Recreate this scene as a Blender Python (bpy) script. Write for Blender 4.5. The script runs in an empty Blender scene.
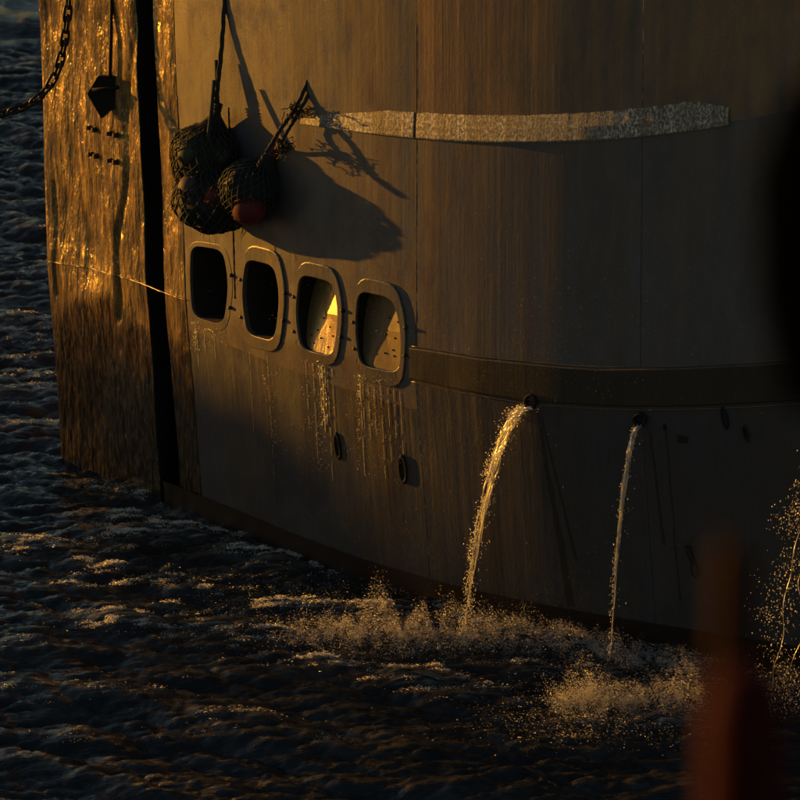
import bpy, math, random
import numpy as np
from mathutils import Vector, Matrix, Quaternion
from mathutils.geometry import delaunay_2d_cdt
from mathutils import noise as mnoise
R = math.radians
rng = np.random.default_rng(7)
random.seed(7)
S = bpy.context.scene
COL = S.collection

# ------------------------------------------------------------------ camera
PITCH = R(18.0); D = 60.0; T = Vector((0, 0, 2.15))
FWD = Vector((0, math.cos(PITCH), -math.sin(PITCH)))
UP = Vector((0, math.sin(PITCH), math.cos(PITCH)))
RT = Vector((1, 0, 0))
CAM = T - FWD * D
cd = bpy.data.cameras.new('camera'); cam = bpy.data.objects.new('camera', cd); COL.objects.link(cam)
cam.location = CAM; cam.rotation_euler = (R(90) - PITCH, 0, 0)
cd.sensor_width = 36; cd.lens = 36 * D / 8.0
cd.clip_start = .5; cd.clip_end = 5000
cd.dof.use_dof = True; cd.dof.focus_distance = D; cd.dof.aperture_fstop = 3.2
S.camera = cam

# ------------------------------------------------------------------ light
SUN_AZ = R(-60.8)      # from +Y, negative = towards -X (behind the ship, left)
SUN_EL = R(3.0)
sdir = Vector((math.sin(SUN_AZ) * math.cos(SUN_EL), math.cos(SUN_AZ) * math.cos(SUN_EL), math.sin(SUN_EL)))
w = bpy.data.worlds.new('World'); S.world = w; w.use_nodes = True
wn = w.node_tree.nodes; sky = wn.new('ShaderNodeTexSky'); sky.sky_type = 'NISHITA'; sky.sun_disc = False
sky.sun_elevation = SUN_EL; sky.ozone_density = 1.35; sky.dust_density = .3; sky.sun_rotation = SUN_AZ
bg = wn['Background']; bg.inputs[1].default_value = 0.125
w.node_tree.links.new(sky.outputs[0], bg.inputs[0])
sl = bpy.data.lights.new('sun', 'SUN'); sl.energy = 5.0; sl.angle = R(0.6); sl.color = (1.0, .43, .04)
so = bpy.data.objects.new('sun', sl); COL.objects.link(so)
so.rotation_euler = (-sdir).to_track_quat('-Z', 'Y').to_euler(); so.location = sdir * 100
S.view_settings.view_transform = 'Standard'; S.view_settings.look = 'None'
S.view_settings.exposure = 0.35; S.view_settings.gamma = 1

# ------------------------------------------------------------------ materials
def mat(name, col, rough=.5, metal=0, spec=.5, coat=0):
    m = bpy.data.materials.new(name); m.use_nodes = True
    b = m.node_tree.nodes['Principled BSDF']
    b.inputs['Base Color'].default_value = (*col, 1); b.inputs['Roughness'].default_value = rough
    b.inputs['Metallic'].default_value = metal; b.inputs['Specular IOR Level'].default_value = spec
    b.inputs['Coat Weight'].default_value = coat; b.inputs['Coat Roughness'].default_value = .15
    return m, m.node_tree, b
def nd(t, k, **kw):
    n = t.nodes.new(k)
    for a, v in kw.items():
        if a.startswith('i_'): n.inputs[a[2:].replace('_', ' ')].default_value = v
        else: setattr(n, a, v)
    return n
def noise(t, scale, sc=(1, 1, 1), detail=4, rough=.55, off=(0, 0, 0), dist=0, attr=None):
    c = nd(t, 'ShaderNodeAttribute', attribute_name=attr) if attr else nd(t, 'ShaderNodeTexCoord'); mp = nd(t, 'ShaderNodeMapping'); mp.inputs['Scale'].default_value = sc
    mp.inputs['Location'].default_value = off
    n = nd(t, 'ShaderNodeTexNoise'); n.inputs['Scale'].default_value = scale; n.inputs['Detail'].default_value = detail
    n.inputs['Roughness'].default_value = rough; n.inputs['Distortion'].default_value = dist
    t.links.new(c.outputs['Vector' if attr else 'Object'], mp.inputs[0]); t.links.new(mp.outputs[0], n.inputs['Vector'])
    return n.outputs['Fac']
def ramp(t, f, stops):
    r = nd(t, 'ShaderNodeValToRGB'); e = r.color_ramp.elements
    while len(e) < len(stops): e.new(.5)
    for i, (p, c) in enumerate(stops):
        e[i].position = p; e[i].color = (*c, 1) if isinstance(c, tuple) else (c, c, c, 1)
    t.links.new(f, r.inputs[0]); return r.outputs[0]
def mix(t, f, a, b, mode='MIX'):
    m = nd(t, 'ShaderNodeMix', data_type='RGBA', blend_type=mode)
    for s, v in ((m.inputs[0], f), (m.inputs[6], a), (m.inputs[7], b)):
        if hasattr(v, 'is_linked'): t.links.new(v, s)
        else: s.default_value = v if isinstance(v, (int, float)) else (*v, 1)
    return m.outputs[2]
def bump(t, b, hs):
    prev = None
    for f, dist, st in hs:
        n = nd(t, 'ShaderNodeBump'); n.inputs['Distance'].default_value = dist; n.inputs['Strength'].default_value = st
        t.links.new(f, n.inputs['Height'])
        if prev: t.links.new(prev, n.inputs['Normal'])
        prev = n.outputs[0]
    t.links.new(prev, b.inputs['Normal'])

def hull_mat(name, base, rust, wet, rmin, rmax, sbump, seed=0, rlo=.5, at_='run', fine=1.0, spec=.5):  # rust tone; on the top and lower plates it also carries painted amber light
    m, t, b = mat(name, base, .4, 0, spec, wet)
    st = noise(t, 1, (3.2, 3.2, .16), 5, .55, (seed, 0, 0), attr=at_)
    st2 = noise(t, 1, (19, 19, .7), 6, .62, (seed, 3, 0), attr=at_)
    st3 = noise(t, 1, (75, 75, 4.5), 3, .6, (seed, 5, 0), attr=at_)
    bl = noise(t, 1.3, (1, 1, .8), 7, .62, (seed, 9, 0), dist=.4, attr=at_)
    gr = noise(t, 120, (1, 1, .5), 3, .7, attr=at_)
    c = mix(t, ramp(t, st, [(rlo - .15, 0.), (rlo + .18, .6)]), base, rust)
    c = mix(t, ramp(t, st2, [(.50, 0.), (.72, .16)]), c, tuple(v * .45 for v in base))
    cl = noise(t, 3.5, (1, 1, .6), 8, .7, (seed, 15, 0), dist=.3, attr=at_)
    c = mix(t, ramp(t, cl, [(.42, 0.), (.62, .45)]), c, tuple(v * .45 for v in base))
    c = mix(t, ramp(t, bl, [(.50, 0.), (.68, .55)]), c, tuple(v * .9 for v in rust))
    c = mix(t, ramp(t, bl, [(.28, .5), (.42, 0.)]), c, tuple(v * .45 for v in base))
    c = mix(t, ramp(t, gr, [(.3, .5), (.7, 0.)]), c, (.012, .012, .014))
    c = mix(t, ramp(t, st3, [(.64, 0.), (.74, .10)]), c, (.35, .32, .27))
    t.links.new(c, b.inputs['Base Color'])
    r = nd(t, 'ShaderNodeMapRange'); r.inputs['To Min'].default_value = rmin; r.inputs['To Max'].default_value = rmax
    r.inputs['From Min'].default_value = .35; r.inputs['From Max'].default_value = .65
    t.links.new(cl, r.inputs['Value']); t.links.new(r.outputs[0], b.inputs['Roughness'])
    bump(t, b, [(st, .05, sbump), (st2, .005, sbump * fine), (cl, .022, sbump), (st3, .0008, .4 * fine), (gr, .0025, .6)])
    return m
M = {}
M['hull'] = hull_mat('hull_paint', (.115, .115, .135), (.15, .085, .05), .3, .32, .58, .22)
M['hull_top'] = hull_mat('sunlit_top_paint', (.12, .105, .10), (.40, .21, .09), .4, .28, .5, .35, 11, .44)  # warm gold in the colour stands in for sunlight above the strake
def stern_mat(name, hi_pair, lo_pair, metal, rmin, rmax):
    # hammered wet plating: golden light painted above, shade painted below a ragged edge
    m, t, b = mat(name, hi_pair[0], .3, metal, .8, .6)
    a1 = noise(t, 1, (13, 13, 1.9), 5, .62, (2, 0, 0), dist=.6, attr='run'); a2 = noise(t, 1, (40, 40, 8), 4, .6, (5, 0, 0), dist=.4, attr='run')
    a3 = noise(t, 1, (4.5, 4.5, 1.1), 5, .6, (7, 0, 0), attr='run'); a4 = noise(t, 110, (1, 1, .5), 3, .7, attr='run')
    at_ = nd(t, 'ShaderNodeAttribute', attribute_name='run'); sx = nd(t, 'ShaderNodeSeparateXYZ'); t.links.new(at_.outputs['Vector'], sx.inputs[0])
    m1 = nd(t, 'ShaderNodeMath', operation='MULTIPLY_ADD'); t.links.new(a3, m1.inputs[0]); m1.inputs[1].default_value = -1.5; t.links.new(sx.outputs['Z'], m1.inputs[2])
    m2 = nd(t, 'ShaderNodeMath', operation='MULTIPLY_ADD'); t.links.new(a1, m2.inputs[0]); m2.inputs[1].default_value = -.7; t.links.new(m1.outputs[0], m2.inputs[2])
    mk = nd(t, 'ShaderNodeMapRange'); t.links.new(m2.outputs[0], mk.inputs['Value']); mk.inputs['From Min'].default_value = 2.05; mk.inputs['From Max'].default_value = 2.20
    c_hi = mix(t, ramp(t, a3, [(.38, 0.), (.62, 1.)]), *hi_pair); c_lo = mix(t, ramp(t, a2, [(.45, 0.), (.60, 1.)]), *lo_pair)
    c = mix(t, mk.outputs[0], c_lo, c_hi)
    c = mix(t, ramp(t, a1, [(.33, .5), (.48, 0.)]), c, (.035, .025, .012))
    c = mix(t, ramp(t, a2, [(.34, .45), (.48, 0.)]), c, (.035, .025, .012))
    t.links.new(c, b.inputs['Base Color'])
    r = nd(t, 'ShaderNodeMapRange'); r.inputs['To Min'].default_value = rmin; r.inputs['To Max'].default_value = rmax
    r.inputs['From Min'].default_value = .35; r.inputs['From Max'].default_value = .65
    t.links.new(a1, r.inputs['Value']); t.links.new(r.outputs[0], b.inputs['Roughness'])
    bump(t, b, [(a3, .14, .9), (a1, .034, .9), (a2, .007, .8), (a4, .002, .5)]); return m
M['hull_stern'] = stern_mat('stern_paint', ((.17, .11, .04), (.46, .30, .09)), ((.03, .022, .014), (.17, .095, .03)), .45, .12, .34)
M['hull_stern_low'] = M['hull_stern']
M['hull_low'] = hull_mat('lower_painted_shade', (.075, .075, .088), (.085, .055, .036), .3, .28, .55, .5, 2, .6)  # darker tone stands in for shade, amber blotches for light off the waves
M['streak'] = hull_mat('outlet_streak', (.042, .038, .038), (.05, .036, .026), .2, .3, .5, .3, 7)
M['belt'] = hull_mat('belt_paint', (.022, .017, .012), (.035, .02, .012), .1, .4, .6, .15, 6)
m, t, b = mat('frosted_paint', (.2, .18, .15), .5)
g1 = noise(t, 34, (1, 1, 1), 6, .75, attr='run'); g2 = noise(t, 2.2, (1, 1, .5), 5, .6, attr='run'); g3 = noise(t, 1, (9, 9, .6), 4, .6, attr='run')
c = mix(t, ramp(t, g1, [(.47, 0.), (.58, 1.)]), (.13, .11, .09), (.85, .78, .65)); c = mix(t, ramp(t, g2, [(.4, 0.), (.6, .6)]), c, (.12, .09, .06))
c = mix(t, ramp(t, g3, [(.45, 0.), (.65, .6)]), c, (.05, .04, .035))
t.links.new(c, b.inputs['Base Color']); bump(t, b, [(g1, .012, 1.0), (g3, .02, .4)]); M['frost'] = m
M['frame'] = hull_mat('frame_paint', (.12, .115, .11), (.17, .11, .06), .3, .3, .5, .2, 5, at_=None)
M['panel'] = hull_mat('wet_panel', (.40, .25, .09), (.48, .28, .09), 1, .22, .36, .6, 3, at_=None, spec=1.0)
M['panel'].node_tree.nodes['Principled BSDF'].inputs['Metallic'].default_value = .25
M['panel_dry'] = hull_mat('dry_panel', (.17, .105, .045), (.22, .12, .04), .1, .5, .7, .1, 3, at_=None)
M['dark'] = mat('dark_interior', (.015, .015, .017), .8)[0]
M['black'] = mat('black_steel', (.010, .010, .011), .7, 0, .25)[0]
M['bolt'] = mat('rusty_bolt', (.03, .022, .016), .55, .3)[0]
M['weld'] = mat('weld_bead', (.14, .11, .08), .35, .3)[0]
M['boot'] = mat('boot_top', (.02, .012, .01), .45)[0]
M['chain'] = mat('chain_steel', (.02, .02, .02), .45, .6)[0]
M['net'] = mat('net_twine', (.010, .017, .015), .8)[0]
M['net2'] = mat('net_twine_olive', (.016, .018, .010), .8)[0]
M['rope'] = mat('dark_rope', (.018, .018, .018), .8)[0]
M['redrope'] = mat('red_rope', (.12, .012, .01), .8)[0]
M['red'] = mat('float_red', (.09, .003, .004), .75)[0]
M['fblack'] = mat('float_black', (.014, .016, .016), .7, 0, .3)[0]
M['folive'] = mat('float_olive', (.03, .028, .012), .7)[0]
M['fpink'] = mat('float_pink', (.05, .022, .022), .7)[0]
M['orange'] = mat('buoy_orange', (.022, .0055, .001), .8, 0, .1)[0]  # orange here and the red below are darkened to stand in for shade
M['darkred'] = mat('buoy_red', (.032, .0008, .0018), .8, 0, .1)[0]
M['rubber'] = mat('rubber', (.0012, .0012, .0014), 1, 0, 0)[0]
M['stone'] = mat('shade_block_stone', (.12, .11, .10), .8)[0]  # for the unseen block added to shade the hull
# water
m, t, b = mat('sea_water', (.012, .016, .02), .07, 0, .5)
b.inputs['IOR'].default_value = 1.33
f1 = noise(t, 6, (.5, 2.4, 1), 5, .6, dist=.5); f2 = noise(t, 24, (.5, 2.2, 1), 3, .55); f3 = noise(t, .8, (1, 2.4, 1), 7, .6, dist=1.6)
foam = ramp(t, f3, [(.46, 0.), (.72, 1.)])
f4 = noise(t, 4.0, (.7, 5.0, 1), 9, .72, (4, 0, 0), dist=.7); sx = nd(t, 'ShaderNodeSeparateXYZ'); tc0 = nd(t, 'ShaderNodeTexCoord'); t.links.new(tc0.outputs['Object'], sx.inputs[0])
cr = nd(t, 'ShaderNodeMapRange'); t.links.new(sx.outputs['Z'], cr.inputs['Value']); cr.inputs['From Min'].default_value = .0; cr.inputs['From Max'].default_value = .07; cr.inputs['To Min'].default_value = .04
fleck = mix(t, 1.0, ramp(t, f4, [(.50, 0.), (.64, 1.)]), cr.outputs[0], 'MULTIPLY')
# foam flecks also stand in for amber glints, thinning out towards the open water
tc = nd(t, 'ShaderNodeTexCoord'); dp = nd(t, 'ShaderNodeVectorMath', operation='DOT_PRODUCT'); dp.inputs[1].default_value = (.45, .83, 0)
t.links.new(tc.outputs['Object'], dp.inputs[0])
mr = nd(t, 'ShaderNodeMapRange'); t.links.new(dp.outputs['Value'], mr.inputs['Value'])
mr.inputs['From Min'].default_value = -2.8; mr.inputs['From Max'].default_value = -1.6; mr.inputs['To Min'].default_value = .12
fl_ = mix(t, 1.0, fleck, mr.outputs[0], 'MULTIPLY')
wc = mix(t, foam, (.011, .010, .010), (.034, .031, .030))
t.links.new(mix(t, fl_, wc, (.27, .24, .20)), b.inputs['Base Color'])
t.links.new(mix(t, fl_, ramp(t, foam, [(0, .05), (1, .22)]), (.5, .5, .5)), b.inputs['Roughness'])
bump(t, b, [(f1, .035, .8), (f2, .007, .8), (fl_, .01, .6)])
M['water'] = m
# spray and streams: bright aerated water, lets light through
def spray_mat(name, col, tr, gl, ro=.22):
    m = bpy.data.materials.new(name); m.use_nodes = True; t = m.node_tree
    t.nodes.remove(t.nodes['Principled BSDF']); out = t.nodes['Material Output']
    a = nd(t, 'ShaderNodeBsdfTranslucent'); a.inputs[0].default_value = (*col, 1)
    g = nd(t, 'ShaderNodeBsdfGlossy'); g.inputs[0].default_value = (1, 1, 1, 1); g.inputs['Roughness'].default_value = ro
    c = nd(t, 'ShaderNodeBsdfTransparent')
    m1 = nd(t, 'ShaderNodeMixShader'); m1.inputs[0].default_value = gl; t.links.new(a.outputs[0], m1.inputs[1]); t.links.new(g.outputs[0], m1.inputs[2])
    m2 = nd(t, 'ShaderNodeMixShader'); m2.inputs[0].default_value = tr; t.links.new(m1.outputs[0], m2.inputs[1]); t.links.new(c.outputs[0], m2.inputs[2])
    t.links.new(m2.outputs[0], out.inputs[0]); return m
M['stream'] = spray_mat('falling_water', (.75, .75, .72), .35, .62, .28)
M['film'] = spray_mat('water_film', (.4, .4, .4), .82, .6)
M['spray'] = spray_mat('spray_drops', (.34, .33, .32), .3, .45, .25)

# ------------------------------------------------------------------ object helpers
def mesh(name, verts, faces, m, parent=None, smooth=True, uw=None):
    me = bpy.data.meshes.new(name)
    me.from_pydata([tuple(v) for v in verts], [], [tuple(f) for f in faces])
    me.materials.append(m)
    if smooth: me.polygons.foreach_set('use_smooth', [True] * len(me.polygons))
    if uw is not None:
        a = me.attributes.new('run', 'FLOAT_VECTOR', 'POINT'); a.data.foreach_set('vector', [c for u_, w_ in uw for c in (u_ * .0135, 0.0, w_ * 1.8)])
    me.update(); o = bpy.data.objects.new(name, me); COL.objects.link(o)
    if parent is not None:
        o.parent = parent
        o.matrix_parent_inverse = Matrix.Translation(world_loc(parent)).inverted()
    return o
def world_loc(o):
    # all objects here are only translated; parents are empties or meshes at known places
    return o.get('_w', None) and Vector(o['_w']) or Vector((0, 0, 0))
def empty(name, loc=(0, 0, 0)):
    o = bpy.data.objects.new(name, None); COL.objects.link(o); o.location = loc; o['_w'] = tuple(loc); o.empty_display_size = .1
    return o
def tag(o, label=None, cat=None, group=None, kind=None):
    if label: o['label'] = label
    if cat: o['category'] = cat
    if group: o['group'] = group
    if kind: o['kind'] = kind
    return o
class MB:
    def __init__(s): s.v = []; s.f = []
    def add(s, v, f):
        n = len(s.v); s.v += [tuple(p) for p in v]; s.f += [tuple(i + n for i in q) for q in f]
    def tube(s, pts, r, n=6, cap=True):
        pts = [Vector(p) for p in pts]; rs = r if hasattr(r, '__len__') else [r] * len(pts)
        up = Vector((.3, .2, .93)); vs = []; fs = []
        for i, p in enumerate(pts):
            d = (pts[min(i + 1, len(pts) - 1)] - pts[max(i - 1, 0)])
            if d.length < 1e-9: d = Vector((0, 0, 1))
            d.normalize(); a = d.cross(up)
            if a.length < .05: a = d.cross(Vector((1, 0, 0)))
            a.normalize(); b_ = d.cross(a)
            for k in range(n):
                q = 2 * math.pi * k / n; vs.append(p + (a * math.cos(q) + b_ * math.sin(q)) * rs[i])
        for i in range(len(pts) - 1):
            for k in range(n):
                fs.append((i * n + k, i * n + (k + 1) % n, (i + 1) * n + (k + 1) % n, (i + 1) * n + k))
        if cap: fs.append(tuple(range(n))[::-1]); fs.append(tuple((len(pts) - 1) * n + k for k in range(n)))
        s.add(vs, fs)
    def lathe(s, c, ax, prof, n=16):
        ax = Vector(ax).normalized(); a = ax.orthogonal().normalized(); b_ = ax.cross(a); c = Vector(c); vs = []; fs = []
        for h, r in prof:
            for k in range(n):
                q = 2 * math.pi * k / n; vs.append(c + ax * h + (a * math.cos(q) + b_ * math.sin(q)) * r)
        for i in range(len(prof) - 1):
            for k in range(n): fs.append((i * n + k, i * n + (k + 1) % n, (i + 1) * n + (k + 1) % n, (i + 1) * n + k))
        fs.append(tuple(range(n))[::-1]); fs.append(tuple((len(prof) - 1) * n + k for k in range(n)))
        s.add(vs, fs)
    def build(s, name, m, parent=None, smooth=True): return mesh(name, s.v, s.f, m, parent, smooth)

# ------------------------------------------------------------------ laying out the hull
def ray(px, py):
    return (RT * ((px - 400) / 100) + UP * ((400 - py) / 100) + FWD * D)
def at(px, py, Y=None, Z=None):
    d = ray(px, py)
    k = (Y - CAM.y) / d.y if Y is not None else (Z - CAM.z) / d.z
    return CAM + d * k
def proj(p):
    q = Vector(p) - CAM; f = q.dot(FWD)
    return 400 + 100 * D * q.x / f, 400 - 100 * D * q.dot(UP) / f
def pfit(pts, deg):
    a = np.array(pts, float); x = (a[:, 0] - 400) / 400
    return np.polyfit(x, a[:, 1], deg)
W1 = pfit([(30, 452), (64, 463), (120, 482), (170, 499), (212, 519), (265, 542), (320, 566), (400, 592), (500, 614), (580, 630), (640, 643), (700, 656), (800, 673), (900, 689), (1000, 704)], 5)
K2 = pfit([(40, 258), (50, 262), (118, 281), (190, 301), (240, 318), (290, 338), (343, 357), (405, 382), (450, 391), (500, 397), (600, 405), (700, 405), (800, 402), (900, 394), (1000, 382)], 5)
L3 = pfit([(42, 62), (190, 98), (310, 124), (440, 135), (600, 137), (725, 122), (850, 98), (1000, 60)], 4)
pv = lambda c, u: float(np.polyval(c, (u - 400) / 400))
def lean1(u): return float(np.interp(u, [40, 200, 420, 1000], [13, 18, 16, 20]))
def lean3(u): return float(np.interp(u, [40, 200, 415, 1000], [-8, -9, 0, 6]))
U0, U1 = 50, 1000
def levels(u):
    x1 = u + lean1(u); p1 = at(x1, pv(W1, x1), Z=0)
    inset = float(np.interp(u, [40, 180, 300, 700, 1000], [.12, .34, .42, .36, .25]))
    p2 = at(u, pv(K2, u), Y=p1.y - inset)
    x3 = u + lean3(u); p3 = at(x3, pv(L3, x3), Y=p2.y + .10)
    return p1, p2, p3
NS = 400
_us = np.linspace(U0 - 10, U1 + 10, NS)
_lv = np.array([[tuple(p) for p in levels(u)] for u in _us])   # NS,3,3
def lv(u):
    f = (u - _us[0]) / (_us[1] - _us[0]); i = int(max(0, min(NS - 2, math.floor(f)))); f -= i
    return _lv[i] * (1 - f) + _lv[i + 1] * f
def surf0(u, wv):
    p1, p2, p3 = lv(u)
    if wv <= 1:
        d = p2 - p1; return p1 + (wv - 1) * np.array([d[0] * .5, d[1] * 1.2, 1.2]) * 1.0
    if wv <= 2:
        t_ = wv - 1; q = p1 * (1 - t_) + p2 * t_
        q = q.copy(); q[1] -= .10 * 4 * t_ * (1 - t_) * .5
        return q
    if wv <= 3: t_ = wv - 2; return p2 * (1 - t_) + p3 * t_
    t_ = wv - 3; d = (p3 - p2); return p3 + d * t_ * .9
def nrm(u, wv):
    a = Vector(surf0(u + 1, wv)) - Vector(surf0(u - 1, wv)); e = .01
    w0 = wv
    for kk in (1, 2, 3):
        if abs(w0 - kk) < .012: w0 = kk + .03
    b_ = Vector(surf0(u, w0 + e)) - Vector(surf0(u, w0 - e))
    return a.cross(b_).normalized()
def KZ(u): return float(lv(u)[1][2])
def dent(p, u):
    q = Vector((p[0] * 1.1, p[1] * 1.1, p[2] * .55))
    a = .010 * max(.12, min(1, (560 - u) / 160)) + .026 * max(0, min(1, (200 - u) / 60))
    v = mnoise.noise(q * 1.3) * a + mnoise.noise(Vector((p[0] * 3.3, p[1] * 3.3, p[2] * .9)) + Vector((9, 0, 0))) * a * .5
    if u < 190:
        g = min(1, (190 - u) / 10); s_ = u * .0135
        v += (mnoise.noise(Vector((s_ * 11, 0, p[2] * 1.5))) * .010 + mnoise.noise(Vector((s_ * 26, 7, p[2] * 4.5))) * .005) * g
        wz = (p[2] - KZ(u)); v += .034 * math.exp(-((u - 92) / 13) ** 2 - ((wz + .30) / .16) ** 2) + .02 * math.exp(-((u - 124) / 9) ** 2 - ((wz + .55) / .2) ** 2)
        f_ = abs(u - (116 + 14 * (p[2] - 2.2) / 1.5 + 2.5 * math.sin(p[2] * 4))); v -= .035 * max(0, 1 - f_ / 4) * (1 if p[2] > 1.9 else 0) * g
        f_ = abs(u - (58 + 1.5 * math.sin(p[2] * 5))); v -= .018 * max(0, 1 - f_ / 3) * (1 if 1.9 < p[2] < 3.2 else .3) * g
    return v
def surf(u, wv, off=0.0):
    p = Vector(surf0(u, wv)); n = nrm(u, wv)
    return p + n * (off + dent(p, u))
def inv(px, py):
    u, wv = px, 2.5
    for _ in range(14):
        x, y = proj(surf0(u, wv)); ex, ey = px - x, py - y
        if abs(ex) + abs(ey) < .02: break
        x1, y1 = proj(surf0(u + 1, wv)); x2, y2 = proj(surf0(u, wv + .01))
        a, b_, c, d_ = x1 - x, (x2 - x) / .01, y1 - y, (y2 - y) / .01
        det = a * d_ - b_ * c
        du = (ex * d_ - b_ * ey) / det; dw = (a * ey - c * ex) / det
        u += max(-60, min(60, du)); wv += max(-.5, min(.5, dw)); wv = max(.2, min(3.95, wv))
    return u, wv
def hp(px, py, off=0.0):
    u, wv = inv(px, py); return surf(u, wv, off)
def hn(px, py):
    u, wv = inv(px, py); return nrm(u, wv)

# ------------------------------------------------------------------ the ship
SHIP_LOC = Vector(surf(500, 1)); SHIP_LOC.z = 0
ship = tag(empty('trawler', SHIP_LOC), 'grey steel fishing vessel side streaked with rust, filling the picture above the water', 'ship')
def P(name, verts, faces, m, parent=ship, smooth=True, uw=None): return mesh(name, verts, faces, m, parent, smooth, uw)

def smooth_poly(pts, r=.3, k=4):
    out = []; n = len(pts)
    for i in range(n):
        a, b_, c = Vector(pts[i - 1]), Vector(pts[i]), Vector(pts[(i + 1) % n])
        ang = (a - b_).angle(c - b_); rr = .48 if ang > R(150) else r
        s, e = b_.lerp(a, rr), b_.lerp(c, rr)
        for j in range(k + 1):
            t_ = j / k; out.append(tuple((s * (1 - t_) ** 2 + b_ * 2 * t_ * (1 - t_) + e * t_ * t_)))
    return out
PORTS = [
 dict(i=[(191, 245), (223, 250), (229.5, 284), (224, 325.5), (193, 316), (190, 280)],
      o=[(189, 240), (226, 245.5), (235, 284), (227, 333), (191, 323), (187, 280)], pr=.004, kind=0),
 dict(i=[(247, 258.5), (275, 265.5), (281.5, 296), (276, 341), (249, 333.5), (243, 296)],
      o=[(248, 243.5), (279, 251.5), (288, 290), (281, 353), (246, 345.5), (239.5, 290)], pr=.022, kind=0),
 dict(i=[(301, 273.5), (334, 282), (340, 315), (333.5, 357), (302, 348), (296.5, 313)],
      o=[(301, 259.5), (335, 267.5), (345.5, 308), (337, 368), (298, 356), (293, 308)], pr=.022, kind=1),
 dict(i=[(359.5, 290), (394, 298), (403, 332), (401, 373), (361, 365), (356, 330)],
      o=[(360, 276), (397, 284), (408.5, 324), (403.5, 389), (358.5, 379), (353, 320)], pr=.022, kind=2)]
for p in PORTS: p['si'] = smooth_poly(p['i']); p['so'] = smooth_poly(p['o'])

def plate(ua, ub, wa, wb, m, nu, nw, holes=(), name='hull_plate'):
    g = .35                       # half joint, in photo pixels of run
    us = np.linspace(ua + g, ub - g, nu + 1); ws = np.linspace(wa, wb, nw + 1)
    if not holes:
        v = [surf(u, w_) for w_ in ws for u in us]
        f = [(j * (nu + 1) + i, j * (nu + 1) + i + 1, (j + 1) * (nu + 1) + i + 1, (j + 1) * (nu + 1) + i) for j in range(nw) for i in range(nu)]
        return P(name, v, f, m, uw=[(u, w_) for w_ in ws for u in us])
    K = 60.0
    hs = [[(u, w_ * K) for u, w_ in (inv(*q) for q in h)] for h in holes]
    def inside(x, y, poly):
        c = False; n = len(poly)
        for i in range(n):
            x1, y1 = poly[i]; x2, y2 = poly[(i + 1) % n]
            if (y1 > y) != (y2 > y) and x < (x2 - x1) * (y - y1) / (y2 - y1) + x1: c = not c
        return c
    pts = [Vector((u, w_ * K)) for w_ in ws for u in us]
    edges = []
    nrow = nu + 1
    for i in range(nu): edges += [(i, i + 1), (nw * nrow + i, nw * nrow + i + 1)]
    for j in range(nw): edges += [(j * nrow, (j + 1) * nrow), (j * nrow + nu, (j + 1) * nrow + nu)]
    for h in hs:
        n0 = len(pts); pts += [Vector(q) for q in h]
        edges += [(n0 + i, n0 + (i + 1) % len(h)) for i in range(len(h))]
    vo, eo, fo, *_ = delaunay_2d_cdt(pts, edges, [], 0, 1e-5)
    keep = []
    for f in fo:
        cx = sum(vo[i].x for i in f) / len(f); cy = sum(vo[i].y for i in f) / len(f)
        if not (ua <= cx <= ub and wa * K <= cy <= wb * K): continue
        if any(inside(cx, cy, h) for h in hs): continue
        keep.append(tuple(f))
    return P(name, [surf(p.x, p.y / K) for p in vo], keep, m, uw=[(p.x, p.y / K) for p in vo])

def midline(p, f=.5): return [tuple(Vector(a).lerp(Vector(b_), f)) for a, b_ in zip(p['si'], p['so'])]
holes = [midline(p) for p in PORTS]
SLA, SLB = 146.0, 165.5
HB = [U0, SLA, SLB, 186, 416, 640, 860, U1]
# ports reach over the knuckle: their plates run through it (w from 1.55 to 3)
for a, b_ in zip(HB[:-1], HB[1:]):
    if a == SLA: continue
    nu = max(8, int((b_ - a) / (1.0 if b_ <= 186 else 3))); M_ = M['hull_stern'] if b_ <= 186 else M['hull']
    if a == 186:
        plate(a, b_, 1.87, 3, M_, nu, 46, holes)
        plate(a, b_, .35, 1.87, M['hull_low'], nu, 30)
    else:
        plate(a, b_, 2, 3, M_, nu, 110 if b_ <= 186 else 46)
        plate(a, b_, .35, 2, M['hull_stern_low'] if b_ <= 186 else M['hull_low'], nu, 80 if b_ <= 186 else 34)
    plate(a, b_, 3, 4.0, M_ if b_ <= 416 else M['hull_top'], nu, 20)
# closed stern: rounded corner and transom running inboard
tv = []; tf = []; rows = [.35 + 3.65 * i / 60 for i in range(61)]
for w_ in rows:
    p = surf(U0 + .35, w_); n = nrm(U0 + 2, w_); tg = (Vector(surf0(U0 + 2, w_)) - Vector(surf0(U0, w_))).normalized()
    nh = Vector((n.x, n.y, 0)).normalized(); r_ = .07
    for k in range(7):
        a_ = R(90) * k / 6
        tv.append(p - nh * r_ * (1 - math.cos(a_)) - tg * r_ * math.sin(a_))
    e = tv[-1]
    for k in (1, 2, 3): tv.append(e - nh * k * 1.6)
for j in range(60):
    for k in range(9): tf.append((j * 10 + k + 1, j * 10 + k, (j + 1) * 10 + k, (j + 1) * 10 + k + 1))
P('transom', tv, tf, M['hull_stern'], uw=[(U0 - k, w_) for w_ in rows for k in range(10)])

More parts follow.
